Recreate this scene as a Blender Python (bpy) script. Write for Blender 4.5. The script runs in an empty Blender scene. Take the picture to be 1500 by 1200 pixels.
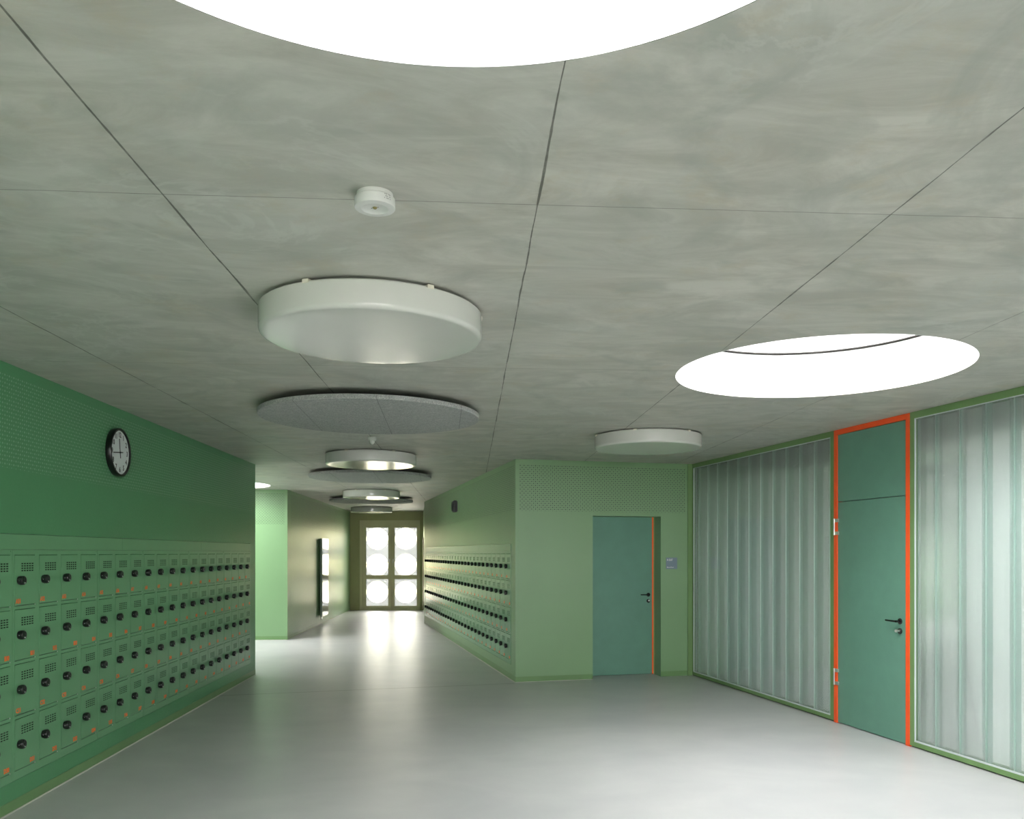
import bpy, bmesh, math, random
from mathutils import Matrix, Vector
random.seed(7)
S = bpy.context.scene
COL = S.collection
PI = math.pi

# ------------------------------------------------------------------ camera, sky, exposure
H = 2.85                     # ceiling height
EYE = 1.653
cam_d = bpy.data.cameras.new('camera')
cam = bpy.data.objects.new('camera', cam_d); COL.objects.link(cam)
cam.location = (0, 0, EYE); cam.rotation_euler = (PI/2, 0, 0)
cam_d.sensor_fit = 'HORIZONTAL'; cam_d.sensor_width = 36
cam_d.lens = 36*1205/1500
cam_d.shift_x = -20/1500; cam_d.shift_y = 0.14
cam_d.clip_start = 0.05; cam_d.clip_end = 200
S.camera = cam

world = bpy.data.worlds.new('overcast_sky'); S.world = world
world.use_nodes = True
bg = world.node_tree.nodes['Background']
bg.inputs[0].default_value = (1.0, 0.975, 0.985, 1)
bg.inputs[1].default_value = 24.0
S.view_settings.view_transform = 'Standard'
S.view_settings.look = 'None'
S.view_settings.gamma = 1
S.view_settings.use_curve_mapping = False
S.view_settings.exposure = 0.0

def area(name, loc, rot, sx, sy, power=None, color=(1, 1, 1), portal=False):
    l = bpy.data.lights.new(name, 'AREA'); l.shape = 'RECTANGLE'; l.size = sx; l.size_y = sy
    l.color = color
    if power is not None: l.energy = power
    if portal: l.cycles.is_portal = True
    o = bpy.data.objects.new(name, l); COL.objects.link(o)
    o.location = loc; o.rotation_euler = rot
    return o

SKY = [(-0.13, 1.10), (1.93, 5.42), (-5.44, 14.4), (-7.9, 13.2)]   # centres of the round skylights; the last is unseen, added for daylight
SR = 0.93
for k, (x, y) in enumerate(SKY):
    area('portal', (x, y, H+0.95), (0, 0, 0), 2.0, 2.0, portal=True)

# ------------------------------------------------------------------ plan
nL = math.hypot(.0668, 1); VL = (-.0668/nL, 1/nL)          # direction of the left walls
nR = math.hypot(.2548, 1); VR = (-.2548/nR, 1/nR)          # direction of the right walls
E1 = (-3.666, 11.154)       # far end of left wall
C0 = (-.1306, 10.49)        # corner of corridor right wall and facing wall
I0 = (2.243, 11.095)        # corner of facing wall and glass wall
F0 = (-4.517, 15.596)       # corner across the opening
YE = 23.68                  # end wall

def frame(o, d):
    dx, dy = d
    n = math.hypot(dx, dy); dx /= n; dy /= n
    return Matrix(((dx, -dy, 0, o[0]), (dy, dx, 0, o[1]), (0, 0, 1, 0), (0, 0, 0, 1)))
ML = frame(E1, VL)                                # x grows away from the camera
MR = frame(C0, (-VR[0], -VR[1]))                  # x grows toward the camera
MF = frame(C0, (1, .2548))
MG = frame(I0, (-VR[0], -VR[1]))
MX = frame(F0, (1, .0668))                        # wall across the opening
MC = frame(F0, VL)                                # corridor left wall
ME = frame((-4.783, YE), (1, 0))
MS = frame((-2.948, YE), (.59, -4.33))

# ------------------------------------------------------------------ node helpers
class NT:
    def __init__(s, name):
        s.m = bpy.data.materials.new(name); s.m.use_nodes = True
        s.t = s.m.node_tree; s.n = s.t.nodes; s.p = s.n['Principled BSDF']; s.out = s.n['Material Output']
    def link(s, a, b): s.t.links.new(a, b)
    def add(s, ty, **k):
        n = s.n.new(ty)
        for a, b in k.items(): setattr(n, a, b)
        return n
    def setin(s, inp, v):
        if hasattr(v, 'is_linked') or hasattr(v, 'links'): s.link(v, inp)
        else: inp.default_value = v
    def math(s, op, a, b=None, c=None, clamp=False):
        n = s.add('ShaderNodeMath', operation=op); n.use_clamp = clamp
        s.setin(n.inputs[0], a)
        if b is not None: s.setin(n.inputs[1], b)
        if c is not None: s.setin(n.inputs[2], c)
        return n.outputs[0]
    def coords(s):
        n = s.add('ShaderNodeTexCoord'); x = s.add('ShaderNodeSeparateXYZ'); s.link(n.outputs['Object'], x.inputs[0])
        return n.outputs['Object'], x.outputs[0], x.outputs[1], x.outputs[2]
    def comb(s, x, y, z):
        n = s.add('ShaderNodeCombineXYZ')
        for i, v in enumerate((x, y, z)): s.setin(n.inputs[i], v)
        return n.outputs[0]
    def noise(s, vec, scale, detail=4, rough=.55, dist=0):
        n = s.add('ShaderNodeTexNoise'); s.link(vec, n.inputs['Vector'])
        n.inputs['Scale'].default_value = scale; n.inputs['Detail'].default_value = detail
        n.inputs['Roughness'].default_value = rough; n.inputs['Distortion'].default_value = dist
        return n.outputs[0]
    def rng(s, v, a, b, c, d, smooth=False):
        n = s.add('ShaderNodeMapRange'); n.interpolation_type = 'SMOOTHSTEP' if smooth else 'LINEAR'
        for i, q in enumerate((v, a, b, c, d)): s.setin(n.inputs[i], q)
        return n.outputs[0]
    def mix(s, f, a, b, mode='MIX'):
        n = s.add('ShaderNodeMix', data_type='RGBA', blend_type=mode)
        s.setin(n.inputs[0], f)
        s.setin(n.inputs[6], a if hasattr(a, 'links') else (*a, 1)); s.setin(n.inputs[7], b if hasattr(b, 'links') else (*b, 1))
        return n.outputs[2]
    def bump(s, h, strength, dist=.01):
        n = s.add('ShaderNodeBump'); n.inputs['Strength'].default_value = strength; n.inputs['Distance'].default_value = dist
        s.link(h, n.inputs['Height']); s.link(n.outputs[0], s.p.inputs['Normal'])
    def lines(s, u, period, w):
        """distance mask of lines every `period` in coordinate u"""
        a = s.math('DIVIDE', u, period); a = s.math('ADD', a, 100.5); a = s.math('FRACT', a)
        a = s.math('SUBTRACT', a, .5); a = s.math('ABSOLUTE', a); a = s.math('MULTIPLY', a, period)
        return a

def srgb(r, g, b):
    f = lambda c: (c/255/12.92) if c <= 10 else ((c/255+.055)/1.055)**2.4
    return (f(r), f(g), f(b))

def plain(name, col, rough=.5, metal=0, spec=.5, coat=0, bumpy=0, var=.06, scale=6):
    t = NT(name)
    vec, x, y, z = t.coords()
    n = t.noise(vec, scale, 4)
    c = t.mix(t.rng(n, .3, .7, 0, 1), tuple(q*(1-var) for q in col), tuple(min(1, q*(1+var)) for q in col))
    t.link(c, t.p.inputs['Base Color'])
    t.p.inputs['Roughness'].default_value = rough; t.p.inputs['Metallic'].default_value = metal
    t.p.inputs['Specular IOR Level'].default_value = spec; t.p.inputs['Coat Weight'].default_value = coat; t.p.inputs['Coat Roughness'].default_value = rough*.8
    if bumpy: t.bump(t.noise(vec, 120, 2), bumpy, .002)
    return t.m

GREEN = srgb(124, 160, 116)
GREEN_SHADED = srgb(80, 144, 98)  # same paint as the other walls, darkened for the dim left side

def wall_mat(name, x0, x1, hole_col, col=GREEN, band=True, z0=2.19, z1=2.785, soft=.36):
    """painted wall board; the upper band is drilled with small acoustic holes of two sizes"""
    t = NT(name)
    vec, x, y, z = t.coords()
    n = t.noise(vec, 1.3, 3); n2 = t.noise(vec, 60, 2)
    base = t.mix(t.rng(n, .3, .7, 0, 1), tuple(q*.97 for q in col), tuple(q*1.03 for q in col))
    if band:
        P = .0253
        fx = t.math('DIVIDE', x, P); fz = t.math('DIVIDE', z, P)
        fx = t.math('ADD', fx, 2000); fz = t.math('ADD', fz, 2000)
        cx = t.math('FLOOR', fx); cz = t.math('FLOOR', fz)
        par = t.math('MODULO', t.math('ADD', cx, cz), 2)
        dx = t.math('SUBTRACT', t.math('FRACT', fx), .5); dz = t.math('SUBTRACT', t.math('FRACT', fz), .5)
        d = t.math('SQRT', t.math('ADD', t.math('MULTIPLY', dx, dx), t.math('MULTIPLY', dz, dz)))
        r = t.math('ADD', .15, t.math('MULTIPLY', par, .11))
        hole = t.math('LESS_THAN', d, r)
        m = t.math('MULTIPLY', t.math('GREATER_THAN', z, z0), t.math('LESS_THAN', z, z1))
        m2 = t.math('MULTIPLY', t.math('GREATER_THAN', x, x0), t.math('LESS_THAN', x, x1))
        hole = t.math('MULTIPLY', hole, t.math('MULTIPLY', m, m2))
        base = t.mix(hole, base, hole_col)
    t.link(base, t.p.inputs['Base Color'])
    t.setin(t.p.inputs['Roughness'], t.rng(n2, .3, .7, soft-.04, soft+.06))
    t.p.inputs['Specular IOR Level'].default_value = .75
    t.bump(n2, .04, .002)
    return t.m

# ceiling concrete
def ceiling_mat():
    t = NT('fair_faced_concrete')
    vec, X, Y, Z = t.coords()
    xr = t.math('DIVIDE', t.math('ADD', X, t.math('MULTIPLY', Y, .0668)), nL)
    yr = t.math('DIVIDE', t.math('SUBTRACT', Y, t.math('MULTIPLY', X, .0668)), nL)
    xr = t.math('SUBTRACT', xr, .2285); yr = t.math('SUBTRACT', yr, 2.819)
    wob = t.math('MULTIPLY', t.math('SUBTRACT', t.noise(vec, 2.2, 2), .5), .012)
    dx = t.lines(t.math('ADD', xr, wob), 1.255, 0); dy = t.lines(t.math('ADD', yr, wob), 2.51, 0)
    v2 = t.comb(xr, t.math('MULTIPLY', yr, 1.0), 0)
    wn = t.noise(v2, 1.7, 5, .65)
    w = t.rng(wn, .38, .70, .0006, .0038)
    lx = t.rng(dx, w, t.math('MULTIPLY', w, 2.2), 1, 0, True)
    ly = t.rng(dy, .0008, .0034, 1, 0, True)
    sn = t.noise(v2, 5, 5, .7)
    soft = t.rng(dx, .0, .045, t.rng(sn, .5, .75, 0, .5), 0, True)     # grout run at the joints
    line = t.math('MAXIMUM', t.math('MULTIPLY', lx, t.rng(sn, .25, .5, .45, 1)), t.math('MULTIPLY', ly, .75))
    big = t.noise(v2, .55, 4, .6, 1.2)
    st = t.noise(t.comb(t.math('MULTIPLY', xr, 1.0), t.math('MULTIPLY', yr, 2.6), 0), 1.5, 7, .68, .9)
    swirl = t.noise(v2, 1.5, 6, .55, 2.2)
    c = t.mix(t.rng(st, .38, .62, 0, 1), srgb(174, 172, 161), srgb(202, 200, 190))
    c = t.mix(t.rng(big, .40, .60, 0, .5), c, srgb(179, 183, 176))
    c = t.mix(t.rng(swirl, .48, .66, 0, .6), c, srgb(160, 163, 154))
    sw2 = t.noise(v2, 1.1, 5, .6, 3.0)
    ridge = t.math('ABSOLUTE', t.math('SUBTRACT', sw2, .5))
    c = t.mix(t.math('MULTIPLY', t.rng(ridge, 0, .05, .28, 0, True), t.rng(big, .48, .60, 0, 1)), c, srgb(212, 213, 205))
    warm = t.noise(v2, 2.6, 7, .75)
    c = t.mix(t.rng(warm, .54, .72, 0, .4), c, srgb(184, 170, 140))
    c = t.mix(soft, c, srgb(138, 136, 126))
    c = t.mix(t.math('MULTIPLY', line, .85), c, srgb(76, 74, 66))
    pores = t.noise(v2, 9, 3)
    pm = t.rng(pores, .78, .82, 0, .5)
    c = t.mix(pm, c, srgb(108, 105, 99))
    t.link(c, t.p.inputs['Base Color'])
    t.setin(t.p.inputs['Roughness'], t.rng(st, .3, .7, .42, .6))
    h = t.math('SUBTRACT', t.math('MULTIPLY', st, .25), line)
    t.bump(h, .35, .004)
    return t.m

def floor_mat():
    t = NT('polished_screed')
    vec, X, Y, Z = t.coords()
    a = t.noise(t.comb(X, t.math('MULTIPLY', Y, 1.6), 0), .7, 6, .6, .8)
    b = t.noise(vec, 2.4, 4, .5)
    c = t.mix(t.rng(a, .25, .75, 0, 1), srgb(186, 187, 187), srgb(203, 203, 201))
    c = t.mix(t.rng(b, .3, .7, 0, .35), c, srgb(178, 180, 181))
    # saw-cut joint running across from the corner
    d = t.math('SUBTRACT', Y, t.math('ADD', 10.45, t.math('MULTIPLY', X, .262)))
    d = t.math('ADD', d, t.math('MULTIPLY', t.math('SUBTRACT', t.noise(vec, 1.3, 3), .5), .05))
    d = t.math('ABSOLUTE', d)
    ln = t.rng(d, .007, .018, .7, 0, True)
    ln = t.math('MULTIPLY', ln, t.math('LESS_THAN', X, -.15))
    c = t.mix(ln, c, srgb(110, 108, 104))
    t.link(c, t.p.inputs['Base Color'])
    t.p.inputs['Roughness'].default_value = .36
    t.bump(t.noise(t.comb(X, t.math('MULTIPLY', Y, 1.5), 0), 2.2, 3, .5), .05, .02)
    return t.m

def felt_mat():
    t = NT('grey_felt')
    vec, X, Y, Z = t.coords()
    n = t.noise(vec, 90, 3, .7); n3 = t.noise(t.comb(t.math('MULTIPLY', X, .35), Y, Z), 26, 3, .8)
    c = t.mix(t.rng(n, .35, .65, 0, 1), srgb(142, 144, 142), srgb(198, 199, 196))
    c = t.mix(t.rng(n3, .4, .62, 0, .4), c, srgb(150, 152, 150))
    d = t.lines(t.math('SUBTRACT', X, .12), .62, 0)
    c = t.mix(t.rng(d, .001, .004, .6, 0, True), c, srgb(95, 95, 92))
    t.link(c, t.p.inputs['Base Color']); t.p.inputs['Roughness'].default_value = .95
    t.bump(n, .6, .004)
    return t.m

def shaft_mat():
    t = NT('white_painted_concrete')
    vec, X, Y, Z = t.coords()
    a = t.noise(t.comb(X, Y, t.math('MULTIPLY', Z, .3)), 5, 5, .7)
    p = t.noise(vec, 22, 2)
    c = t.mix(t.rng(a, .4, .75, 0, 1), (.80, .80, .79), (.70, .70, .68))
    c = t.mix(t.rng(p, .80, .83, 0, .5), c, (.35, .34, .32))
    t.link(c, t.p.inputs['Base Color']); t.p.inputs['Roughness'].default_value = .7
    t.bump(a, .2, .01)
    return t.m

def glassy(name, tcol, dcol, ft, fd, rough=.1, refl=.45):
    """see-through / light-scattering glass: transparent + translucent + fresnel gloss"""
    t = NT(name); t.n.remove(t.p)
    tr = t.add('ShaderNodeBsdfTransparent'); tr.inputs[0].default_value = (*tcol, 1)
    tl = t.add('ShaderNodeBsdfTranslucent'); tl.inputs[0].default_value = (*dcol, 1)
    df = t.add('ShaderNodeBsdfDiffuse'); df.inputs[0].default_value = (*dcol, 1)
    gl = t.add('ShaderNodeBsdfGlossy'); gl.inputs[0].default_value = (1, 1, 1, 1); gl.inputs[1].default_value = rough
    vec, X, Y, Z = t.coords()
    m0 = t.add('ShaderNodeMixShader'); m0.inputs[0].default_value = refl
    t.link(tl.outputs[0], m0.inputs[1]); t.link(df.outputs[0], m0.inputs[2])
    m1 = t.add('ShaderNodeMixShader')
    nn = t.noise(t.comb(X, Y, t.math('MULTIPLY', Z, .05)), 9, 2)
    t.link(t.rng(nn, .3, .7, max(0, fd-.02), min(1, fd+.02)), m1.inputs[0])
    t.link(tr.outputs[0], m1.inputs[1]); t.link(m0.outputs[0], m1.inputs[2])
    fr = t.add('ShaderNodeFresnel'); fr.inputs[0].default_value = 1.35
    m2 = t.add('ShaderNodeMixShader'); t.link(t.math('MULTIPLY', fr.outputs[0], ft), m2.inputs[0])
    t.link(m1.outputs[0], m2.inputs[1]); t.link(gl.outputs[0], m2.inputs[2])
    t.link(m2.outputs[0], t.out.inputs[0])
    return t.m

M = {}
M['concrete'] = ceiling_mat()
M['floor'] = floor_mat()
M['felt'] = felt_mat()
M['shaft'] = shaft_mat()
DARKHOLE = srgb(16, 40, 24)
M['wall_left'] = wall_mat('green_board_pale_holes', -40, -.06, srgb(140, 176, 146), GREEN_SHADED)
M['wall_right'] = wall_mat('green_board_corridor', -9.05, -.06, DARKHOLE)
M['wall_facing'] = wall_mat('green_board_facing', .05, 2.36, DARKHOLE)
M['wall_cross'] = wall_mat('green_board_opening', -40, -.06, DARKHOLE)
M['wall_corr'] = wall_mat('green_board_corridor_left', .06, 8.1, DARKHOLE)
M['wall_plain'] = wall_mat('green_board_plain', 0, 0, DARKHOLE, band=False)
M['green'] = plain('green_lacquered_steel', srgb(110, 146, 96), .34, var=.03)
M['locker'] = plain('green_locker_steel', srgb(102, 158, 114), .30, spec=.9, coat=.5, var=.02)
M['interior_shade'] = plain('locker_interior_shade', srgb(14, 26, 18), .8)  # near-black stands in for the shade within the lockers
M['frame_green'] = plain('green_window_frame', srgb(112, 146, 92), .4, var=.03)
M['olive'] = plain('olive_wall_paint', srgb(150, 150, 104), .5, var=.03)
M['olive_frame'] = plain('olive_door_frame', srgb(188, 184, 146), .4, var=.03)
M['door'] = plain('blue_green_door_leaf', srgb(102, 148, 130), .42, var=.04, bumpy=.05)
M['orange'] = plain('orange_lacquer', srgb(255, 92, 36), .35, var=.02)
M['orange_ink'] = plain('orange_number_ink', srgb(255, 120, 52), .5, var=.02)
M['black'] = plain('black_plastic', srgb(16, 20, 18), .3, var=.1)
M['black_metal'] = plain('black_handle_metal', srgb(20, 20, 20), .25, var=.1)
M['white_dot'] = plain('white_index_mark', srgb(225, 230, 225), .4, var=.01)
M['opal'] = plain('opal_acrylic', srgb(208, 209, 202), .16, var=.01, coat=.3)
M['white_plastic'] = plain('white_plastic', srgb(212, 213, 208), .4, var=.02)
M['white_clip'] = plain('cream_clip', srgb(228, 224, 206), .4, var=.02)
M['lens'] = plain('amber_lens', srgb(150, 140, 90), .15, var=.2, scale=90)
M['steel'] = plain('brushed_steel', srgb(200, 200, 196), .3, metal=.9, var=.04)
M['alu'] = plain('aluminium_bead', srgb(205, 212, 214), .4, var=.02)
M['sealant'] = plain('pale_sealant', srgb(214, 212, 204), .6, var=.05)
M['radiator'] = plain('glossy_white_radiator', srgb(228, 228, 220), .06, coat=1, var=.01)
M['rad_side'] = plain('radiator_back_shade', srgb(120, 140, 118), .5, var=.2, scale=50)  # green-grey tone stands for the shaded gap behind the panel
M['sign'] = plain('blue_grey_sign', srgb(122, 140, 152), .4, var=.03)
M['ink_white'] = plain('white_lettering', srgb(235, 235, 235), .5, var=.01)
M['ink_black'] = plain('black_numerals', srgb(18, 18, 18), .5, var=.01)
M['dial'] = plain('white_clock_dial', srgb(216, 222, 220), .6, var=.01)
M['speck'] = plain('grey_print', srgb(120, 120, 118), .5, var=.4, scale=200)
M['dark_gap'] = plain('dark_gasket_and_gap_shade', srgb(46, 44, 38), .7, var=.1)
M['ground'] = plain('pale_paving', srgb(160, 158, 152), .8, var=.08)
M['hedge'] = plain('pale_foliage', srgb(190, 188, 150), .8, var=.12, scale=9)
M['back_wall'] = plain('pale_room_wall', srgb(205, 206, 200), .7, var=.03)
M['back_floor'] = plain('pale_room_floor', srgb(190, 186, 182), .6, var=.05)
M['brown'] = plain('brown_panel', srgb(110, 96, 60), .5, var=.05)
M['uglass'] = glassy('channel_glass_face', (.93, .965, .955), (.93, .96, .955), .8, .22, .10)
M['uglass_flange'] = glassy('channel_glass_flange', (.78, .92, .88), (.84, .96, .92), .8, .55, .15, .35)
M['uglass_back'] = glassy('channel_glass_outer', (.93, .96, .95), (.93, .95, .95), .8, .84, .2, .30)
M['clear'] = glassy('clear_glass_disc', (.99, .985, .95), (.9, .9, .85), 1, .06, .03)
M['frosted'] = glassy('frosted_glass', (.30, .31, .32), (.43, .445, .46), .5, .97, .3, .12)
M['dome'] = glassy('acrylic_dome', (.95, .97, .97), (.9, .9, .9), .8, .12, .05)

# ------------------------------------------------------------------ mesh helpers
def tag(o, label=None, cat=None, group=None, kind=None):
    if label: o['label'] = label
    if cat: o['category'] = cat
    if group: o['group'] = group
    if kind: o['kind'] = kind
    return o

def link_mesh(name, me, mats, parent=None, mw=None):
    if not me.materials:
        for m in (mats if isinstance(mats, (list, tuple)) else [mats]): me.materials.append(m)
    o = bpy.data.objects.new(name, me); COL.objects.link(o)
    if parent is not None: o.parent = parent
    if mw is not None: o.matrix_local = mw
    return o

def empty(name, mw, label=None, cat=None, group=None, kind=None):
    o = bpy.data.objects.new(name, None); COL.objects.link(o)
    o.empty_display_size = .1; o.matrix_world = mw
    return tag(o, label, cat, group, kind)

def to_mesh(bm, name='m', smooth=False):
    bmesh.ops.recalc_face_normals(bm, faces=bm.faces)
    me = bpy.data.meshes.new(name); bm.to_mesh(me); bm.free()
    if smooth:
        for p in me.polygons: p.use_smooth = True
        try: me.set_sharp_from_angle(angle=math.radians(35))
        except Exception: pass
    return me

def box(bm, x0, x1, y0, y1, z0, z1, mi=0, bev=0):
    vs = [bm.verts.new((x, y, z)) for x in (x0, x1) for y in (y0, y1) for z in (z0, z1)]
    fs = []
    for q in ((0, 1, 3, 2), (4, 6, 7, 5), (0, 4, 5, 1), (2, 3, 7, 6), (0, 2, 6, 4), (1, 5, 7, 3)):
        f = bm.faces.new([vs[i] for i in q]); f.material_index = mi; fs.append(f)
    if bev:
        es = list({e for f in fs for e in f.edges})
        r = bmesh.ops.bevel(bm, geom=es, offset=bev, segments=2, affect='EDGES', clamp_overlap=True)
        for f in r['faces']: f.material_index = mi

def boxmesh(name, *a, bev=0):
    bm = bmesh.new(); box(bm, *a, bev=bev); return to_mesh(bm, name)

def prism(bm, pts, z0, z1, mi=0):
    """polygon in x-y extruded along z"""
    a = [bm.verts.new((x, y, z0)) for x, y in pts]; b = [bm.verts.new((x, y, z1)) for x, y in pts]
    n = len(pts)
    for i in range(n):
        f = bm.faces.new((a[i], a[(i+1) % n], b[(i+1) % n], b[i])); f.material_index = mi
    f = bm.faces.new(a[::-1]); f.material_index = mi
    f = bm.faces.new(b); f.material_index = mi

def lathe(bm, prof, axis='z', seg=48, mi=0, close=True, off=(0, 0, 0)):
    """profile [(r, h)] revolved; axis z, or y (pointing along -y: h grows toward the viewer)"""
    rings = []
    def P(r, h, a):
        if axis == 'z': p = (r*math.cos(a), r*math.sin(a), h)
        elif axis == 'y': p = (r*math.cos(a), -h, r*math.sin(a))
        else: p = (h, r*math.cos(a), r*math.sin(a))
        return (p[0]+off[0], p[1]+off[1], p[2]+off[2])
    for r, h in prof:
        if r < 1e-6: rings.append([bm.verts.new(P(0, h, 0))])
        else: rings.append([bm.verts.new(P(r, h, 2*PI*k/seg)) for k in range(seg)])
    for a, b in zip(rings, rings[1:]):
        for k in range(seg):
            k2 = (k+1) % seg
            if len(a) == 1 and len(b) == 1: continue
            if len(a) == 1: f = bm.faces.new((a[0], b[k], b[k2]))
            elif len(b) == 1: f = bm.faces.new((a[k], a[k2], b[0]))
            else: f = bm.faces.new((a[k], a[k2], b[k2], b[k]))
            f.material_index = mi

def curve_plate(outer, holes, thick, plane='xz', y0=0.0, name='plate'):
    """flat plate with holes: outer / holes are lists of 2D loops, thickness along the remaining axis"""
    cu = bpy.data.curves.new('tmp', 'CURVE'); cu.dimensions = '2D'; cu.fill_mode = 'BOTH'; cu.extrude = thick/2
    for loop in [outer]+holes:
        sp = cu.splines.new('POLY'); sp.points.add(len(loop)-1)
        for i, (a, b) in enumerate(loop): sp.points[i].co = (a, b, 0, 1)
        sp.use_cyclic_u = True
    ob = bpy.data.objects.new('tmp', cu)
    me = bpy.data.meshes.new_from_object(ob)
    bpy.data.objects.remove(ob); bpy.data.curves.remove(cu)
    me.materials.clear()
    for v in me.vertices:
        x, y, z = v.co
        v.co = (x, y0+z+thick/2, y) if plane == 'xz' else (x, y, y0+z+thick/2)
    bm = bmesh.new(); bm.from_mesh(me)
    bmesh.ops.remove_doubles(bm, verts=bm.verts, dist=1e-5)
    bmesh.ops.recalc_face_normals(bm, faces=bm.faces)
    bm.to_mesh(me); bm.free()
    for p in me.polygons: p.use_smooth = False
    me.name = name
    return me

def rect(x0, x1, z0, z1): return [(x0, z0), (x1, z0), (x1, z1), (x0, z1)]
def circle(cx, cy, r, n=96): return [(cx+r*math.cos(2*PI*k/n), cy+r*math.sin(2*PI*k/n)) for k in range(n)]

def text_mesh(s, size, offset=0.0, sx=1.0, align='LEFT', depth=.0004, shear=0):
    cu = bpy.data.curves.new('txt', 'FONT'); cu.body = s; cu.size = size; cu.offset = offset; cu.extrude = depth
    cu.resolution_u = 2; cu.align_x = align; cu.align_y = 'CENTER' if align == 'CENTER' else 'TOP_BASELINE'
    cu.shear = shear
    ob = bpy.data.objects.new('txt', cu)
    me = bpy.data.meshes.new_from_object(ob)
    bpy.data.objects.remove(ob); bpy.data.curves.remove(cu)
    me.materials.clear()
    for v in me.vertices:
        x, y, z = v.co
        v.co = (x*sx, -z, y)
    return me

def T(x, y, z): return Matrix.Translation((x, y, z))

def struct(name, me, mat, mw=None, parent=None):
    o = link_mesh(name, me, mat, parent, mw)
    if parent is None: o['kind'] = 'structure'
    return o

# ------------------------------------------------------------------ floor, ceiling, walls
struct('floor', boxmesh('floor', -11.5, 12, -6.3, YE+.3, -.2, 0), M['floor'])
holes = [circle(x, y, SR, 128) for x, y in SKY]
struct('ceiling', curve_plate(rect(-11.5, 12, -6.3, YE+.3), holes, .33, 'xy', H), M['concrete'])

LK0, LK1 = .192, 1.674        # locker block bottom / top
FAS1 = 1.775                  # top of the fascia strip
PL = .2988                    # locker pitch, left wall
PRR = .3063                   # locker pitch, right wall
left_end = -.255*nL           # locker end on the left wall (x in ML)
right_end = -.24              # locker start on the right wall (x in MR)

WL = 17.4
struct('wall_left', curve_plate(rect(-WL, 0, 0, H), [rect(left_end-23*PL, left_end, LK0, FAS1)], .5, 'xz', 0), M['wall_left'], ML)
LR = (19.32-10.49)*nR
struct('light_stop_left', boxmesh('w', -WL, -.05, .501, .54, 0, H), M['wall_plain'], ML)  # slab added behind the lockers to stop daylight leaking through gaps
struct('light_stop_right', boxmesh('w', -LR, -.45, .501, .54, 0, H), M['wall_plain'], MR)  # same added light stop for the right locker wall
struct('wall_right', curve_plate(rect(-LR, -.0008, 0, H), [rect(right_end-28*PRR, right_end, LK0, FAS1)], .5, 'xz', 0), M['wall_right'], MR)
# facing wall with the door recess
def jamb_u(px, d):
    """x in MF of the point at depth d that stands at a bearing given by px"""
    k = (px-770)/1205
    ex, ey = MF[0][0], MF[1][0]; nx, ny = MF[0][1], MF[1][1]
    return (k*(C0[1]+d*ny)-(C0[0]+d*nx))/(ex-k*ey)
DX0, DX1, DZ = jamb_u(868.3, 0), jamb_u(968, 0), 2.138
struct('wall_front', curve_plate([(.0008, 0), (DX0, 0), (DX0, DZ), (DX1, DZ), (DX1, 0), (2.449, 0), (2.449, H), (.0008, H)], [], .22, 'xz', 0), M['wall_facing'], MF)
struct('wall_opening', boxmesh('w', -6.6, 0, 0, .3, 0, H), M['wall_cross'], MX)
struct('wall_corridor', boxmesh('w', .002, 8.12, .002, .3, 0, H), M['wall_corr'], MC)
struct('wall_setback', boxmesh('w', 0, 4.33, .0, .15, 0, H), M['wall_plain'], MS)
# end wall: olive, with the opening of the double door
EW, EHT = 1.741, 2.589
struct('wall_end', curve_plate([(-.8, 0), (0, 0), (0, EHT), (EW, EHT), (EW, 0), (2.3, 0), (2.3, H), (-.8, H)], [], .25, 'xz', 0), M['olive'], ME)
# walls that close the place outside the frame
struct('wall_return', boxmesh('w', -6.6, -.5, -.3, 0, 0, H), M['wall_plain'], frame(E1, (1, .0668)))
struct('wall_far_left', curve_plate([(9, 0), (18, 0), (18, H), (9, H)], [rect(12.4, 14.2, .5, 2.3)], .3, 'xz', 0), M['wall_plain'], frame((-10.3, 0), (0, 1)))  # window opening is added, out of view, to light the side hall
area('portal', (-10.75, 13.3, 1.4), (0, -PI/2, 0), 2.0, 2.9, portal=True)
struct('wall_rear', curve_plate(rect(-11.4, 11.9, 0, H), [rect(-1.0, 4.8, .9, 2.5)], .3, 'xz', 0), M['wall_plain'], Matrix.Translation((0, -6.2, 0)))  # unseen window opening added to bring in daylight from behind
area('portal', (1.9, -6.35, 1.7), (PI/2, 0, 0), 5.8, 1.6, portal=True)

# skirting strips and the pale sealant line where walls meet the floor
def strip(name, mw, x0, x1, mat, z1, out, z0=0): return struct(name, boxmesh(name, x0, x1, -out, 0, z0, z1), M[mat], mw)
strip('baseboard_left', ML, -WL, 0, 'green', .075, .003, .007)
strip('baseboard_right', MR, -LR, .003, 'green', .075, .003, .007)
for a, b, s in ((0, DX0, 'front'), (DX1, 2.40, 'front_side')):
    strip('baseboard_'+s, MF, a, b, 'green', .07, .003, .005)
strip('baseboard_opening', MX, -6.6, 0, 'green', .075, .003, .007)
strip('baseboard_corridor', MC, 0, 8.1, 'green', .075, .003, .007)
strip('trim_1', ML, -WL, 0, 'sealant', .006, .010)
strip('trim_2', MR, -LR, 0, 'sealant', .006, .012)
strip('trim_3', MC, 0, 8.1, 'sealant', .006, .014)
strip('trim_4', MX, -6.6, 0, 'sealant', .006, .010)
strip('trim_5', MF, 0, DX0, 'sealant', .004, .006)
# edge profile beside the glass wall
strip('trim_6', MF, 2.385, 2.449, 'frame_green', H, .012)

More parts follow.
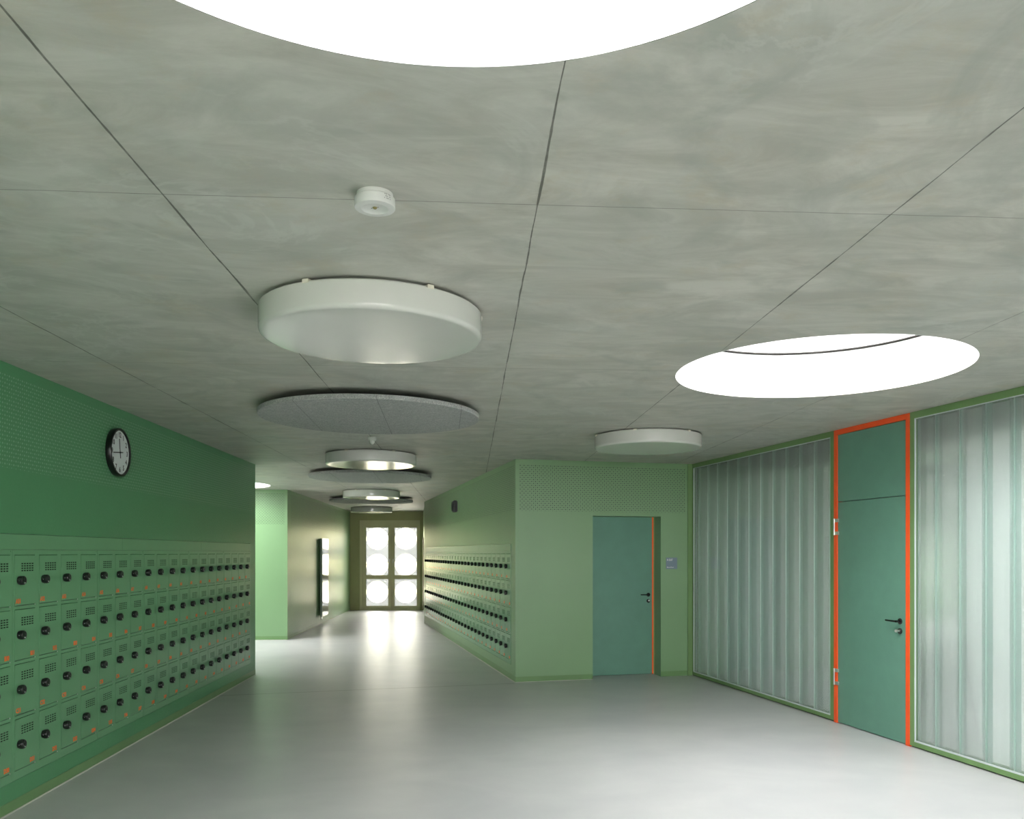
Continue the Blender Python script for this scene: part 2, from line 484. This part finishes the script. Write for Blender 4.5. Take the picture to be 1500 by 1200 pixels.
# fascia strips above the lockers
def fascia(n, mw, x0, x1, joints):
    xs = [x0]+joints+[x1]
    for a, b in zip(xs, xs[1:]):
        n += 1
        struct('trim_%d' % n, boxmesh('fascia', a+.0012, b-.0012, -.006, .48, LK1+.0002, FAS1-.003), M['locker'], mw)
    return n
lx0 = left_end-23*PL
n_t = fascia(6, ML, lx0, left_end, [-6.31, -4.282, -2.259])
rx0 = right_end-28*PRR
n_t = fascia(n_t, MR, rx0, right_end, [-6.77, -4.57, -2.427])

# ------------------------------------------------------------------ lockers
DW, DH, DP = .245, .328, .3525
Z_TOP = 1.639
def door_z(r): return Z_TOP-(r+1)*DP+(DP-DH)       # bottom of door in row r
slots = [rect(.078+c*.031, 0.078+c*.031+.0245, DH-.052-r*.0152-.0085, DH-.052-r*.0152) for r in range(4) for c in range(5)]
DOOR_ME = curve_plate(rect(.0012, DW-.0012, .0025, DH-.0025), slots, .003, 'xz', -.005, 'locker_door')
DOOR_ME.materials.append(M['locker'])
SLOT_SHADE_ME = boxmesh('slot_shade', .070, .240, -.0012, .0004, DH-.052-.056, DH-.046); SLOT_SHADE_ME.materials.append(M['interior_shade'])  # dark plate added behind the slots to stand in for shade
bm = bmesh.new()
lathe(bm, [(.0, 0), (.027, 0), (.0275, .004), (.0285, .008), (.0285, .040), (.026, .047), (.022, .0485), (.021, .046), (0, .046)], 'y', 28)
for k in range(14):                                   # grip ridges around the dial
    a = 2*PI*k/14
    lathe(bm, [(0, .012), (.0022, .012), (.0022, .042), (0, .042)], 'y', 6, 0, off=(.0282*math.cos(a), 0, .0282*math.sin(a)))
lathe(bm, [(.0, .046), (.007, .046), (.006, .051), (0, .051)], 'y', 12)
lathe(bm, [(.0, .046), (.0036, .046), (.0036, .050), (0, .050)], 'y', 8, 1, off=(.003, 0, -.0165))
lathe(bm, [(0, 0), (.002, 0), (.002, .003), (0, .003)], 'x', 8, 1, off=(-.0310, -.022, -.001))
for v in bm.verts: v.co.y *= .74
LOCK_ME = to_mesh(bm, 'combination_lock', True); LOCK_ME.materials.append(M['black']); LOCK_ME.materials.append(M['white_dot'])
HINGE_ME = boxmesh('hinge_pin', -.003, .003, -.0075, -.004, -.004, .004, bev=.001); HINGE_ME.materials.append(M['white_dot'])

BODY = {}
def body_mesh(nc, pitch):
    key = (nc, pitch)
    if key in BODY: return BODY[key]
    w = nc*pitch
    hs = [rect(c*pitch+(pitch-DW)/2-.0008, c*pitch+(pitch+DW)/2+.0008, door_z(r)-.002, door_z(r)+DH+.002) for c in range(nc) for r in range(4)]
    me = curve_plate(rect(.0016, w-.0016, LK0+.004, LK1-.0015), hs, .012, 'xz', -.004)
    bm = bmesh.new(); bm.from_mesh(me)
    for c in range(nc+1):
        a = min(max(c*pitch-.006, .0016), w-.0136)
        box(bm, a, a+.012, .0082, .42, LK0+.004, LK1-.0015, 2)
    box(bm, .0016, w-.0016, .42, .43, LK0+.004, LK1-.0015, 2)
    for r in range(5):
        z = door_z(r-1)-.013 if r else LK1-.013
        box(bm, .014, w-.014, .0086, .419, z, z+.01, 2)
    box(bm, w-.022, w-.010, -.006, -.0038, LK1-.016, LK1-.008, 1)      # rivet plate at the top corner
    me2 = to_mesh(bm, 'locker_body')
    me2.materials.clear()
    me2.materials.append(M['locker']); me2.materials.append(M['steel']); me2.materials.append(M['interior_shade'])
    BODY[key] = me2
    return me2

NUM = {}
def num_mesh(s):
    if s not in NUM:
        me = text_mesh(s, .041, .0017, .86)
        me.materials.append(M['orange_ink']); NUM[s] = me
    return NUM[s]

def locker_bank(mw, xs, nc, pitch, first, label, group):
    t = empty('locker_bank', mw @ T(xs, 0, LK0), label, 'lockers', group)
    b = link_mesh('locker_body', body_mesh(nc, pitch), [], t, T(0, 0, -LK0))
    for c in range(nc):
        for r in range(4):
            x = c*pitch+(pitch-DW)/2; z = door_z(r)
            d = link_mesh('locker_door', DOOR_ME, [], t, T(x, 0, z-LK0))
            link_mesh('combination_lock', LOCK_ME, [], d, T(.050, -.005, DH/2))
            link_mesh('slot_shade', SLOT_SHADE_ME, [], d)
            link_mesh('hinge_pin', HINGE_ME, [], d, T(DW-.004, 0, -.001))
            s = 'ABCD'[r]+'%02d' % (first+c)
            me = num_mesh(s)
            wd = max(v.co.x for v in me.vertices)
            nx = .012 if r in (0, 2) else DW-.010-wd
            link_mesh('number', me, [], d, T(nx, -.0056, .016))
    return t

GL = 'locker banks in the left wall'
i = left_end
for n, first, lab in ((4, 46, 'farthest green locker bank in the left wall, ending beside the opening'),
                      (4, 42, 'second green locker bank from the far end of the left wall'),
                      (4, 38, 'third green locker bank from the far end of the left wall'),
                      (3, 35, 'narrow three-column green locker bank in the left wall, below the clock'),
                      (4, 31, 'nearest green locker bank fully in view in the left wall'),
                      (4, 27, 'green locker bank cut off by the left edge of the photo')):
    i -= n*PL
    locker_bank(ML, i, n, PL, first, lab, GL)
GR = 'locker banks in the right corridor wall'
ords = ['nearest green locker bank in the right corridor wall, beside the corner with the door',
        'second green locker bank from the near corner of the right corridor wall',
        'third green locker bank from the near corner of the right corridor wall',
        'fourth and middle green locker bank of the right corridor wall',
        'third green locker bank from the far end of the right corridor wall',
        'second green locker bank from the far end of the right corridor wall',
        'farthest green locker bank in the right corridor wall, nearest the glazed exit']
for k in range(7):
    locker_bank(MR, right_end-(k+1)*4*PRR, 4, PRR, 25-4*k, ords[k], GR)

# ------------------------------------------------------------------ skylights
def skylight(x, y, label):
    t = empty('skylight', T(x, y, H), label, 'skylight', 'round skylights in the concrete ceiling')
    r = SR-.004
    bm = bmesh.new(); lathe(bm, [(r, .0), (r, .325), (SR+.0, .33), (SR-.001, .001), (r, .0)], 'z', 128)
    link_mesh('shaft_lining', to_mesh(bm, 'shaft', True), M['shaft'], t)
    bm = bmesh.new(); lathe(bm, [(SR-.02, .334), (SR+.10, .334), (SR+.10, .342), (SR-.02, .342), (SR-.02, .334)], 'z', 96)
    link_mesh('seal_ring', to_mesh(bm, 'seal', True), M['dark_gap'], t)
    bm = bmesh.new(); lathe(bm, [(SR-.004, .343), (SR-.004, .72), (SR+.08, .72), (SR+.08, .343), (SR-.004, .343)], 'z', 128)
    link_mesh('upstand', to_mesh(bm, 'upstand', True), M['shaft'], t)
    bm = bmesh.new()
    lathe(bm, [((SR+.03)*math.cos(a), .725+.2*math.sin(a)) for a in [k*PI/2/10 for k in range(11)]], 'z', 96)
    link_mesh('dome', to_mesh(bm, 'dome', True), M['dome'], t)
    return t
SKL = ['largest-looking round skylight cut off by the top edge of the photo',
       'round skylight in the ceiling in front of the orange-framed door',
       'round skylight sliver seen past the far end of the left locker wall',
       None]
for (x, y), lab in zip(SKY, SKL):
    skylight(x, y, lab or 'added round skylight bringing daylight to the side hall, hidden behind the left locker wall')

# ------------------------------------------------------------------ disc lamps
LAMP_R, LAMP_T = .541, .128
bm = bmesh.new()
prof = [(0, -LAMP_T-.013), (LAMP_R-.10, -LAMP_T-.0125), (LAMP_R-.03, -LAMP_T-.0115)]
for k in range(9):
    a = k*PI/2/8
    prof.append((LAMP_R-.022+.022*math.sin(a), -LAMP_T-.011+.022-.022*math.cos(a)))
prof += [(LAMP_R, -.019), (LAMP_R-.007, -.012), (LAMP_R-.03, -.012), (0, -.012)]
lathe(bm, prof, 'z', 128)
DIFF_ME = to_mesh(bm, 'diffuser', True); DIFF_ME.materials.append(M['opal'])
bm = bmesh.new(); lathe(bm, [(0, 0), (LAMP_R-.06, 0), (LAMP_R-.06, -.0118), (0, -.0118)], 'z', 96)
BASE_ME = to_mesh(bm, 'base', True); BASE_ME.materials.append(M['white_plastic'])
CLIP_ME = boxmesh('clip', LAMP_R-.05, LAMP_R+.004, -.016, .016, -.0225, -.005, bev=.001); CLIP_ME.materials.append(M['white_clip'])
def lamp(x, y, rz, label):
    t = empty('disc_ceiling_lamp', T(x, y, H) @ Matrix.Rotation(rz, 4, 'Z'), label, 'ceiling lamp', 'opal disc lamps on the ceiling')
    link_mesh('base_plate', BASE_ME, [], t); link_mesh('diffuser', DIFF_ME, [], t)
    for k in range(6): link_mesh('clip', CLIP_ME, [], t, Matrix.Rotation(k*PI/3, 4, 'Z'))
lamp(-.760, 4.08, .15, 'large-looking nearest white opal disc lamp on the concrete ceiling')
lamp(-1.87, 9.97, .15, 'white opal disc lamp between the first and second grey felt discs')
lamp(-2.98, 15.9, .15, 'white opal disc lamp between the second and third grey felt discs')
lamp(-4.06, 21.7, .15, 'farthest white opal disc lamp, just before the glazed exit')
lamp(1.245, 8.38, .15, 'white opal disc lamp on the ceiling in front of the recessed door')

# felt absorbers
def felt(x, y, rz, label):
    t = empty('felt_ceiling_disc', T(x, y, H) @ Matrix.Rotation(rz, 4, 'Z'), label, 'acoustic panel', 'grey felt discs under the ceiling')
    bm = bmesh.new(); lathe(bm, [(0, -.082), (.896, -.082), (.90, -.078), (.90, -.046), (0, -.046)], 'z', 128)
    me = to_mesh(bm, 'felt_disc', True)
    link_mesh('felt_disc', me, M['felt'], t)
    for k in range(3):
        a = 2*PI*k/3
        bm = bmesh.new(); lathe(bm, [(0, 0), (.012, 0), (.012, -.047), (0, -.047)], 'z', 12, 0, off=(.5*math.cos(a), .5*math.sin(a), 0))
        link_mesh('spacer', to_mesh(bm, 'spacer'), M['steel'], t)
felt(-1.288, 6.84, .1, 'nearest grey felt disc hanging flat under the concrete ceiling')
felt(-2.316, 12.3, .1, 'second grey felt disc from the front, behind the second disc lamp')
felt(-3.37, 17.98, .1, 'farthest grey felt disc, behind the third disc lamp')

# emergency light and motion sensor
t = empty('emergency_light', T(-.503, 2.745, H) @ Matrix.Rotation(-.3, 4, 'Z'), 'small round white emergency light on the ceiling with a tiny lens in its centre', 'emergency light')
bm = bmesh.new(); lathe(bm, [(0, 0), (.060, 0), (.061, -.008), (.060, -.013), (0, -.013)], 'z', 64)
link_mesh('base_ring', to_mesh(bm, 'ring', True), M['white_plastic'], t)
bm = bmesh.new(); lathe(bm, [(0, -.013), (.062, -.013), (.0665, -.017), (.0675, -.045), (.066, -.048), (.044, -.050), (.040, -.047), (.0, -.044)], 'z', 64)
link_mesh('housing', to_mesh(bm, 'housing', True), M['white_plastic'], t)
bm = bmesh.new(); lathe(bm, [(0, -.050), (.005, -.049), (.008, -.0445), (0, -.044)], 'z', 20)
link_mesh('lens', to_mesh(bm, 'lens', True), M['lens'], t)
bm = bmesh.new()
box(bm, -.014, -.009, -.0008, .0008, -.046, -.0445); box(bm, .009, .014, -.0008, .0008, -.046, -.0445)
link_mesh('lens_notch', to_mesh(bm, 'notch'), M['black'], t)
bm = bmesh.new()
for k in range(7):
    a = -.62+k*.055
    c, s = math.cos(a), math.sin(a)
    for r_ in range(3):
        if (k*3+r_) % 4 == 1: continue
        z = -.022-.0065*r_
        v = [bm.verts.new((.0677*math.cos(a+q), .0677*math.sin(a+q), z+w)) for q, w in ((0, 0), (.035, 0), (.035, .003), (0, .003))]
        bm.faces.new(v)
link_mesh('rating_print', to_mesh(bm, 'print'), M['speck'], t)

t = empty('motion_sensor', T(-1.587, 8.5, H), 'tiny white half-dome sensor on the ceiling in front of the second disc lamp', 'sensor')
bm = bmesh.new(); lathe(bm, [(0, 0), (.040, 0), (.043, -.006), (.043, -.030), (.038, -.036), (0, -.036)], 'z', 40)
link_mesh('housing', to_mesh(bm, 'h', True), M['white_plastic'], t)
bm = bmesh.new(); lathe(bm, [(.030*math.cos(a), -.036-.044*math.sin(a)) for a in [k*PI/2/8 for k in range(9)]], 'z', 32)
link_mesh('dome', to_mesh(bm, 'd', True), M['opal'], t)

# ------------------------------------------------------------------ clock
cs = -(11.154-6.77)*nL
t = empty('wall_clock', ML @ T(cs, 0, 2.479), 'round black-rimmed wall clock with white dial high on the left wall', 'clock')
bm = bmesh.new()
lathe(bm, [(0, 0), (.196, 0), (.199, .006), (.200, .036), (.196, .044), (.188, .046), (.180, .044), (.178, .030), (0, .030)], 'y', 96)
link_mesh('rim', to_mesh(bm, 'rim', True), M['black'], t)
bm = bmesh.new(); lathe(bm, [(0, .0305), (.1785, .0305), (.1785, .032), (0, .032)], 'y', 96)
dial = link_mesh('dial', to_mesh(bm, 'dial'), M['dial'], t)
for hnum in range(1, 13):
    a = PI/2-hnum*PI/6
    me = text_mesh(str(hnum), .060, .0012, .9, 'CENTER')
    link_mesh('numeral', me, M['ink_black'], dial, T(.143*math.cos(a), -.0325, .143*math.sin(a)))
for nm, ang, l1, l2, w, yy in (('hour_hand', PI/2+.135, .112, .048, .0045, .036), ('minute_hand', PI+.105, .138, .050, .004, .039)):
    bm = bmesh.new(); box(bm, -l2, l1, -.0008, .0008, -w, w)
    me = to_mesh(bm, nm)
    link_mesh(nm, me, M['ink_black'], t, T(0, -yy, 0) @ Matrix.Rotation(-ang, 4, 'Y'))
bm = bmesh.new(); lathe(bm, [(0, .032), (.006, .032), (.006, .042), (0, .042)], 'y', 16)
link_mesh('hub', to_mesh(bm, 'hub'), M['ink_black'], t)

# speaker on the right corridor wall
sx = -(14.87-10.49)*nR
t = empty('wall_speaker', MR @ T(sx, 0, 2.49), 'small black box-shaped speaker mounted high on the right corridor wall above the lockers', 'speaker')
bm = bmesh.new(); box(bm, -.10, .10, -.078, 0, -.105, .105, bev=.014)
link_mesh('housing', to_mesh(bm, 'spk', True), M['black'], t)
bm = bmesh.new(); lathe(bm, [(0, .079), (.085, .079), (.087, .083), (.080, .088), (0, .091)], 'y', 40)
link_mesh('grille', to_mesh(bm, 'gr', True), plain('dark_green_grey_grille', srgb(24, 40, 30), .6), t)

# radiator on the corridor left wall
rxr = (18.81-15.596)*nL
t = empty('panel_radiator', MC @ T(rxr, 0, .19), 'tall glossy white flat-panel radiator on the corridor left wall', 'radiator')
RW, RHH = .80, 1.795
bm = bmesh.new(); box(bm, 0, RW, -.085, -.070, 0, RHH, bev=.003)
link_mesh('front_panel', to_mesh(bm, 'fp'), M['radiator'], t)
bm = bmesh.new()
box(bm, .012, RW-.012, -.045, -.028, .01, RHH-.01)
for k in range(26):
    a = .02+k*(RW-.05)/25
    box(bm, a, a+.005, -.069, -.046, .02, RHH-.02)
link_mesh('convector_fins', to_mesh(bm, 'cf'), M['rad_side'], t)
for z in (.25, 1.5):
    link_mesh('bracket', boxmesh('b', .2, .6, -.028, 0, z, z+.04), M['rad_side'], t)
bm = bmesh.new()
lathe(bm, [(0, -.06), (.011, -.06), (.011, -.01), (.018, -.008), (.018, .01), (0, .01)], 'z', 16, off=(.05, -.055, 0))
lathe(bm, [(0, -.02), (.02, -.02), (.022, .02), (0, .025)], 'x', 16, off=(.02, -.055, -.045))
link_mesh('valve', to_mesh(bm, 'v', True), M['steel'], t)

# narrow panel on the setback wall near the exit
t = link_mesh('wall_panel', boxmesh('p', .5, 1.3, -.022, -.001, .1, 2.07, bev=.004), M['brown'], None, MS)
tag(t, 'narrow dark brown sliver of a panel beside the glazed exit, past the right lockers', 'panel')

# ------------------------------------------------------------------ recessed door in the facing wall
def px_of(u, d):
    x = C0[0]+u*MF[0][0]+d*MF[0][1]; y = C0[1]+u*MF[1][0]+d*MF[1][1]
    return 770+1205*x/y
RD = next(k/1000 for k in range(100, 500) if px_of(DX1, k/1000) < 957.2)      # recess depth
def lever_handle(parent, x, y, z, left=True, thumb=False):
    """rose, lever, and a cylinder rose below; y = door face"""
    s = -1 if left else 1
    bm = bmesh.new()
    lathe(bm, [(0, 0), (.026, 0), (.026, .007), (.023, .010), (0, .010)], 'y', 32, off=(x, y, z))
    lathe(bm, [(0, .01), (.010, .01), (.010, .048), (0, .052)], 'y', 16, off=(x, y, z))
    pts = 12
    prev = None
    for k in range(pts+1):                             # lever bends gently
        q = k/pts
        cx = x+s*(.0+.128*q); r = .010-.002*q; cy = y-.048-.004*math.sin(q*PI)
        ring = [bm.verts.new((cx, cy+r*math.cos(2*PI*j/12), z+r*.9*math.sin(2*PI*j/12)+.002*q)) for j in range(12)]
        if prev:
            for j in range(12): bm.faces.new((prev[j], prev[(j+1) % 12], ring[(j+1) % 12], ring[j]))
        else: bm.faces.new(ring)
        prev = ring
    bm.faces.new(prev)
    hd = link_mesh('lever_handle', to_mesh(bm, 'lever', True), M['black_metal'], parent)
    bm = bmesh.new()
    lathe(bm, [(0, 0), (.026, 0), (.026, .007), (.023, .010), (0, .010)], 'y', 32, off=(x, y, z-.085))
    cy_ = link_mesh('lock_rose', to_mesh(bm, 'rose', True), M['black_metal'], parent)
    bm = bmesh.new()
    if thumb:
        lathe(bm, [(0, .01), (.009, .01), (.009, .03), (.014, .034), (.014, .048), (.010, .052), (0, .052)], 'y', 20, off=(x, y, z-.083))
    else:
        lathe(bm, [(0, .01), (.012, .01), (.011, .016), (0, .017)], 'y', 20, off=(x+.006, y, z-.080))
    link_mesh('lock_cylinder', to_mesh(bm, 'cyl', True), M['steel'], parent)

t = empty('door_1', MF @ T(0, 0, 0), kind='structure')
us = jamb_u(955.3, RD); uo = 0
LEAF0 = DX0+.002
link_mesh('door_leaf', boxmesh('leaf', LEAF0, us-.003, RD, RD+.05, .006, DZ-.003), M['door'], t)
link_mesh('door_frame_edge', boxmesh('of', us, DX1, RD+.002, RD+.06, 0, DZ), M['orange'], t)
lever_handle(t, jamb_u(949.6, RD), RD, 1.083, True)
link_mesh('recess_back', boxmesh('rb', DX0-.1, DX1+.1, RD+.07, RD+.10, 0, DZ+.1), M['wall_plain'], t)

# room sign
su0, su1 = jamb_u(975.5, 0), jamb_u(991.7, 0)
sz1 = EYE+(810-817)*10.95/1205; sz0 = EYE+(810-833.8)*10.95/1205
t = empty('room_sign', MF @ T(su0, 0, sz0), 'small square blue-grey room sign on the green wall right of the recessed door', 'sign')
link_mesh('plate', boxmesh('pl', 0, su1-su0, -.008, -.0005, 0, sz1-sz0, bev=.001), M['sign'], t)
link_mesh('room_number', text_mesh('A 0.07', .040, .0007, .78), M['ink_white'], t, T(.010, -.0088, sz1-sz0-.044))
link_mesh('room_name', text_mesh('Material Raum', .020, .0003, .86), M['ink_white'], t, T(.010, -.0088, .017))

# ------------------------------------------------------------------ glass wall, its door
def gx(px, off=0):
    """x in MG for a pixel column on the plane at depth off"""
    k = (px-770)/1205
    ex, ey = MG[0][0], MG[1][0]; nx, ny = MG[0][1], MG[1][1]
    return (k*(I0[1]+off*ny)-(I0[0]+off*nx))/(ex-k*ey)
xo0, xo1 = gx(1222), gx(1332.8)         # orange frame extents
xl0, xl1 = gx(1226.4), gx(1327.2)
GLEN = 17.6

def uprofile(x, w, y, depth, sgn, th=.006, rad=.006):
    """plan outline of a U-shaped glass channel, flanges pointing along sgn*y"""
    a, b = x+.0015, x+w-.0015
    s = sgn
    return [(a, y+s*depth), (a, y+s*rad), (a+rad*.3, y+s*rad*.3), (a+rad, y), (b-rad, y), (b-rad*.3, y+s*rad*.3), (b, y+s*rad), (b, y+s*depth),
            (b-th, y+s*depth), (b-th, y+s*(th+.003)), (b-th-.003, y+s*th), (a+th+.003, y+s*th), (a+th, y+s*(th+.003)), (a+th, y+s*depth)]

def channel_mesh(w, y, depth, sgn, z0, z1, x0=0):
    bm = bmesh.new(); pts = uprofile(x0, w, y, depth, sgn)
    a = [bm.verts.new((px, py, z0)) for px, py in pts]; b = [bm.verts.new((px, py, z1)) for px, py in pts]
    n = len(pts)
    for i in range(n):
        f = bm.faces.new((a[i], a[(i+1) % n], b[(i+1) % n], b[i]))
        dx = abs(pts[i][0]-pts[(i+1) % n][0])
        f.material_index = 0 if dx > .05 else 1
    return to_mesh(bm, 'glass_channel')

PITCH = .262
def glazing(num, x0, x1, start, zb, zt):
    """channel glass window between x0 and x1"""
    t = empty('window_%d' % num, MG @ T(x0, 0, 0), kind='structure')
    w = x1-x0
    link_mesh('frame', curve_plate(rect(0, w, .012, H-.001), [rect(.055 if num == 1 else .05, w-.062, zb, zt)], .12, 'xz', 0), M['frame_green'], t)
    bm = bmesh.new()                                       # aluminium glazing bead
    l0 = .055 if num == 1 else .05; r0 = w-.062
    box(bm, l0, r0, .004, .016, zb, zb+.012); box(bm, l0, r0, .004, .016, zt-.006, zt)
    box(bm, l0, l0+.008, .004, .016, zb+.013, zt-.007); box(bm, r0-.008, r0, .004, .016, zb+.013, zt-.007)
    link_mesh('glazing_bead', to_mesh(bm, 'bead'), M['alu'], t)
    link_mesh('floor_gap_shade', boxmesh('gap', 0, w, .02, .1, 0, .012), M['dark_gap'], t)  # dark strip stands for the shadow gap under the frame
    x = l0+.008; lim = r0-.008
    me1 = channel_mesh(PITCH, .022, .055, 1, zb+.004, zt-.002)
    me2 = channel_mesh(PITCH, .112, .038, -1, zb+.004, zt-.002)
    me1.materials.append(M['uglass']); me1.materials.append(M['uglass_flange'])
    me2.materials.append(M['uglass_back']); me2.materials.append(M['uglass_flange'])
    first = start if start else PITCH
    pos = x
    ws = []
    if start: ws.append((pos, start)); pos += start
    while pos+PITCH <= lim+1e-3: ws.append((pos, PITCH)); pos += PITCH
    if lim-pos > .04: ws.append((pos, lim-pos))
    for p, wd in ws:
        if abs(wd-PITCH) < 1e-6: m1 = me1
        else:
            m1 = channel_mesh(wd, .022, .055, 1, zb+.004, zt-.002)
            m1.materials.append(M['uglass']); m1.materials.append(M['uglass_flange'])
        link_mesh('glass_channel', m1, [], t, T(p, 0, 0))
    pos = x-PITCH*.5
    for k in range(int(w/PITCH)+2):
        a = max(pos, x); b = min(pos+PITCH, lim)
        if b-a > .03:
            if b-a > PITCH-1e-4: m2 = me2
            else:
                m2 = channel_mesh(b-a, .112, .038, -1, zb+.004, zt-.002)
                m2.materials.append(M['uglass_back']); m2.materials.append(M['uglass_flange'])
            link_mesh('outer_glass_channel', m2, [], t, T(a, 0, 0))
        pos += PITCH
    return t
ZB, ZT = .05, 2.793
glazing(1, -.02, xo0, .115, ZB, ZT)
gr0 = gx(1346.8)
first_w = (gx(1376)-gr0-.008)
glazing(2, xo1, GLEN, first_w, ZB, ZT)

t = empty('door_2', MG @ T(xo0, 0, 0), kind='structure')
wD = xo1-xo0
zt_o = H-.002
fi0, fi1 = xl0-xo0, xl1-xo0
FT = .048
bm = bmesh.new()
box(bm, 0, fi0, -.004, .10, 0, zt_o); box(bm, fi1, wD, -.004, .10, 0, zt_o); box(bm, fi0, fi1, -.004, .10, zt_o-FT, zt_o)
link_mesh('door_frame', to_mesh(bm, 'orange_frame'), M['orange'], t)
ZS = 2.147
link_mesh('door_leaf', boxmesh('leaf', fi0+.003, fi1-.003, .006, .056, .008, ZS-.003), M['door'], t)
link_mesh('transom_panel', boxmesh('tp', fi0+.003, fi1-.003, .006, .056, ZS+.003, zt_o-FT-.004), M['door'], t)
link_mesh('gasket', boxmesh('gk', fi0, fi1, .058, .07, 0, zt_o-FT), M['dark_gap'], t)
lever_handle(t, gx(1317.9)-xo0, .006, 1.058, True, True)
for z in (1.906, .447):
    bm = bmesh.new()
    lathe(bm, [(0, -.08), (.0085, -.08), (.0085, .08), (0, .08)], 'z', 16, off=(.018, -.014, z))
    for zz in (-.078, .046): box(bm, .018, fi0+.022, -.012, .0055, z+zz, z+zz+.032)
    link_mesh('hinge', to_mesh(bm, 'hinge', True), M['steel'], t)

# the room behind the glass
struct('green_reflection_panel', boxmesh('w', -.2, 2.6, 3.9, 3.99, 0, H), M['wall_plain'], MG)  # added green panel; stands in for the green wall reflected in the glass
struct('wall_back_room', boxmesh('w', -.2, GLEN, 4.0, 4.2, 0, H), M['back_wall'], MG)
struct('wall_back_room_end', boxmesh('w', -.35, -.2, .13, 4.2, 0, H), M['back_wall'], MG)
struct('floor_back_room', boxmesh('f', -.2, GLEN, .14, 4.0, .001, .006), M['back_floor'], MG)
struct('ceiling_back_room', boxmesh('c', -.2, GLEN, .127, 4.0, 2.565, 2.62), M['back_wall'], MG)
def area_in(mw, x, y, z, sx, sy, p, col=(1, 1, 1)):
    o = area('glass_backlight', (0, 0, 0), (0, 0, 0), sx, sy, p, col)  # unseen lamps added behind the glass wall to brighten it
    o.matrix_world = mw @ T(x, y, z)
area_in(MG, 2.0, 2.4, 2.55, 3.0, 1.2, 95)
area_in(MG, 7.0, 2.2, 2.55, 4.0, 1.4, 210)
area_in(MG, 12.5, 2.2, 2.55, 4.0, 1.4, 210)

# ------------------------------------------------------------------ glazed double door at the end
t = empty('door_3', ME, kind='structure')
S_ = 23.68/1205
def exx(px): return (px-770)*S_+4.783
def ez(py): return EYE+(810-py)*S_
panes_x = [(exx(535.7), exx(568.3)), (exx(577.6), exx(610.3))]
panes_z = [(ez(842.8), ez(773)), (ez(888), ez(848.4))]
hs = [rect(a, b, c, d) for a, b in panes_x for c, d in panes_z]
mid = (panes_x[0][1]+panes_x[1][0])/2
link_mesh('door_frame', curve_plate(rect(.0, EW, .0, EHT), [rect(.09, mid-.012, .03, EHT-.11), rect(mid+.012, EW-.05, .03, EHT-.11)], .03, 'xz', .015), M['olive_frame'], t)
cen = [[(789.2, 827.6), (867.3,)], [(789.0, 827.2), (867.6,)]]
for i, (a, b) in enumerate(panes_x):
    lo, hi = (.085, mid-.001) if i == 0 else (mid+.001, EW-.045)
    leaf = link_mesh('door_leaf', curve_plate(rect(lo, hi, .022, EHT-.100), [rect(a, b, c, d) for c, d in panes_z], .05, 'xz', .045), M['olive_frame'], t)
    for j, (c, d) in enumerate(panes_z):
        cs_ = [circle((a+b)/2, ez(q), .312, 64) for q in cen[i][j]]
        cs_ = [[(min(max(x, a+.002), b-.002), min(max(z, c+.002), d-.002)) for x, z in l] for l in cs_]
        link_mesh('frosted_pane', curve_plate(rect(a, b, c, d), cs_, .006, 'xz', .07), M['frosted'], leaf)
        link_mesh('clear_pane', curve_plate(rect(a, b, c, d), [], .006, 'xz', .080), M['clear'], leaf)
    hx = mid+(-.055 if i == 0 else .055)
    bm = bmesh.new()
    lathe(bm, [(0, 0), (.018, 0), (.018, .01), (.009, .012), (.009, .05), (0, .05)], 'y', 16, off=(hx, .045, 1.46))
    box(bm, hx-.008, hx+.008, -.012, .0, 1.36, 1.475, bev=.003)
    link_mesh('door_handle', to_mesh(bm, 'dh', True), M['steel'], leaf)

# outside, beyond the exit
struct('ground_outside', boxmesh('g', -10.7, 14, YE+.32, 50, -.25, -.05), M['ground'])
bm = bmesh.new()
rnd = random.Random(3)
for k in range(420):
    x = rnd.uniform(-13, 5); y = 34+rnd.uniform(-.5, .5); z = rnd.uniform(.15, 3.0)
    r = rnd.uniform(.16, .34)
    bmesh.ops.create_icosphere(bm, subdivisions=1, radius=r, matrix=T(x, y, z) @ Matrix.Rotation(rnd.uniform(0, 3), 4, (rnd.random(), rnd.random(), 1)))
box(bm, -13, 5, 33.8, 34.2, -.05, 3.0)
hd = link_mesh('hedge', to_mesh(bm, 'hedge'), M['hedge'])
tag(hd, 'sunlit pale green hedge outside, glimpsed through the round clear panes of the exit', 'hedge')
area('portal', (-3.9, YE+.3, 1.35), (PI/2, 0, PI), 1.8, 2.5, portal=True)

struct('added_ground_rear', boxmesh('g', -30, 30, -40, -6.55, -.3, -.1), M['ground'])  # unseen ground added so the rear window lights the floor, not the ceiling
struct('added_ground_left', boxmesh('g', -40, -10.8, -6.4, 50, -.3, -.1), M['ground'])  # unseen ground added to cut light rising through the side hall window
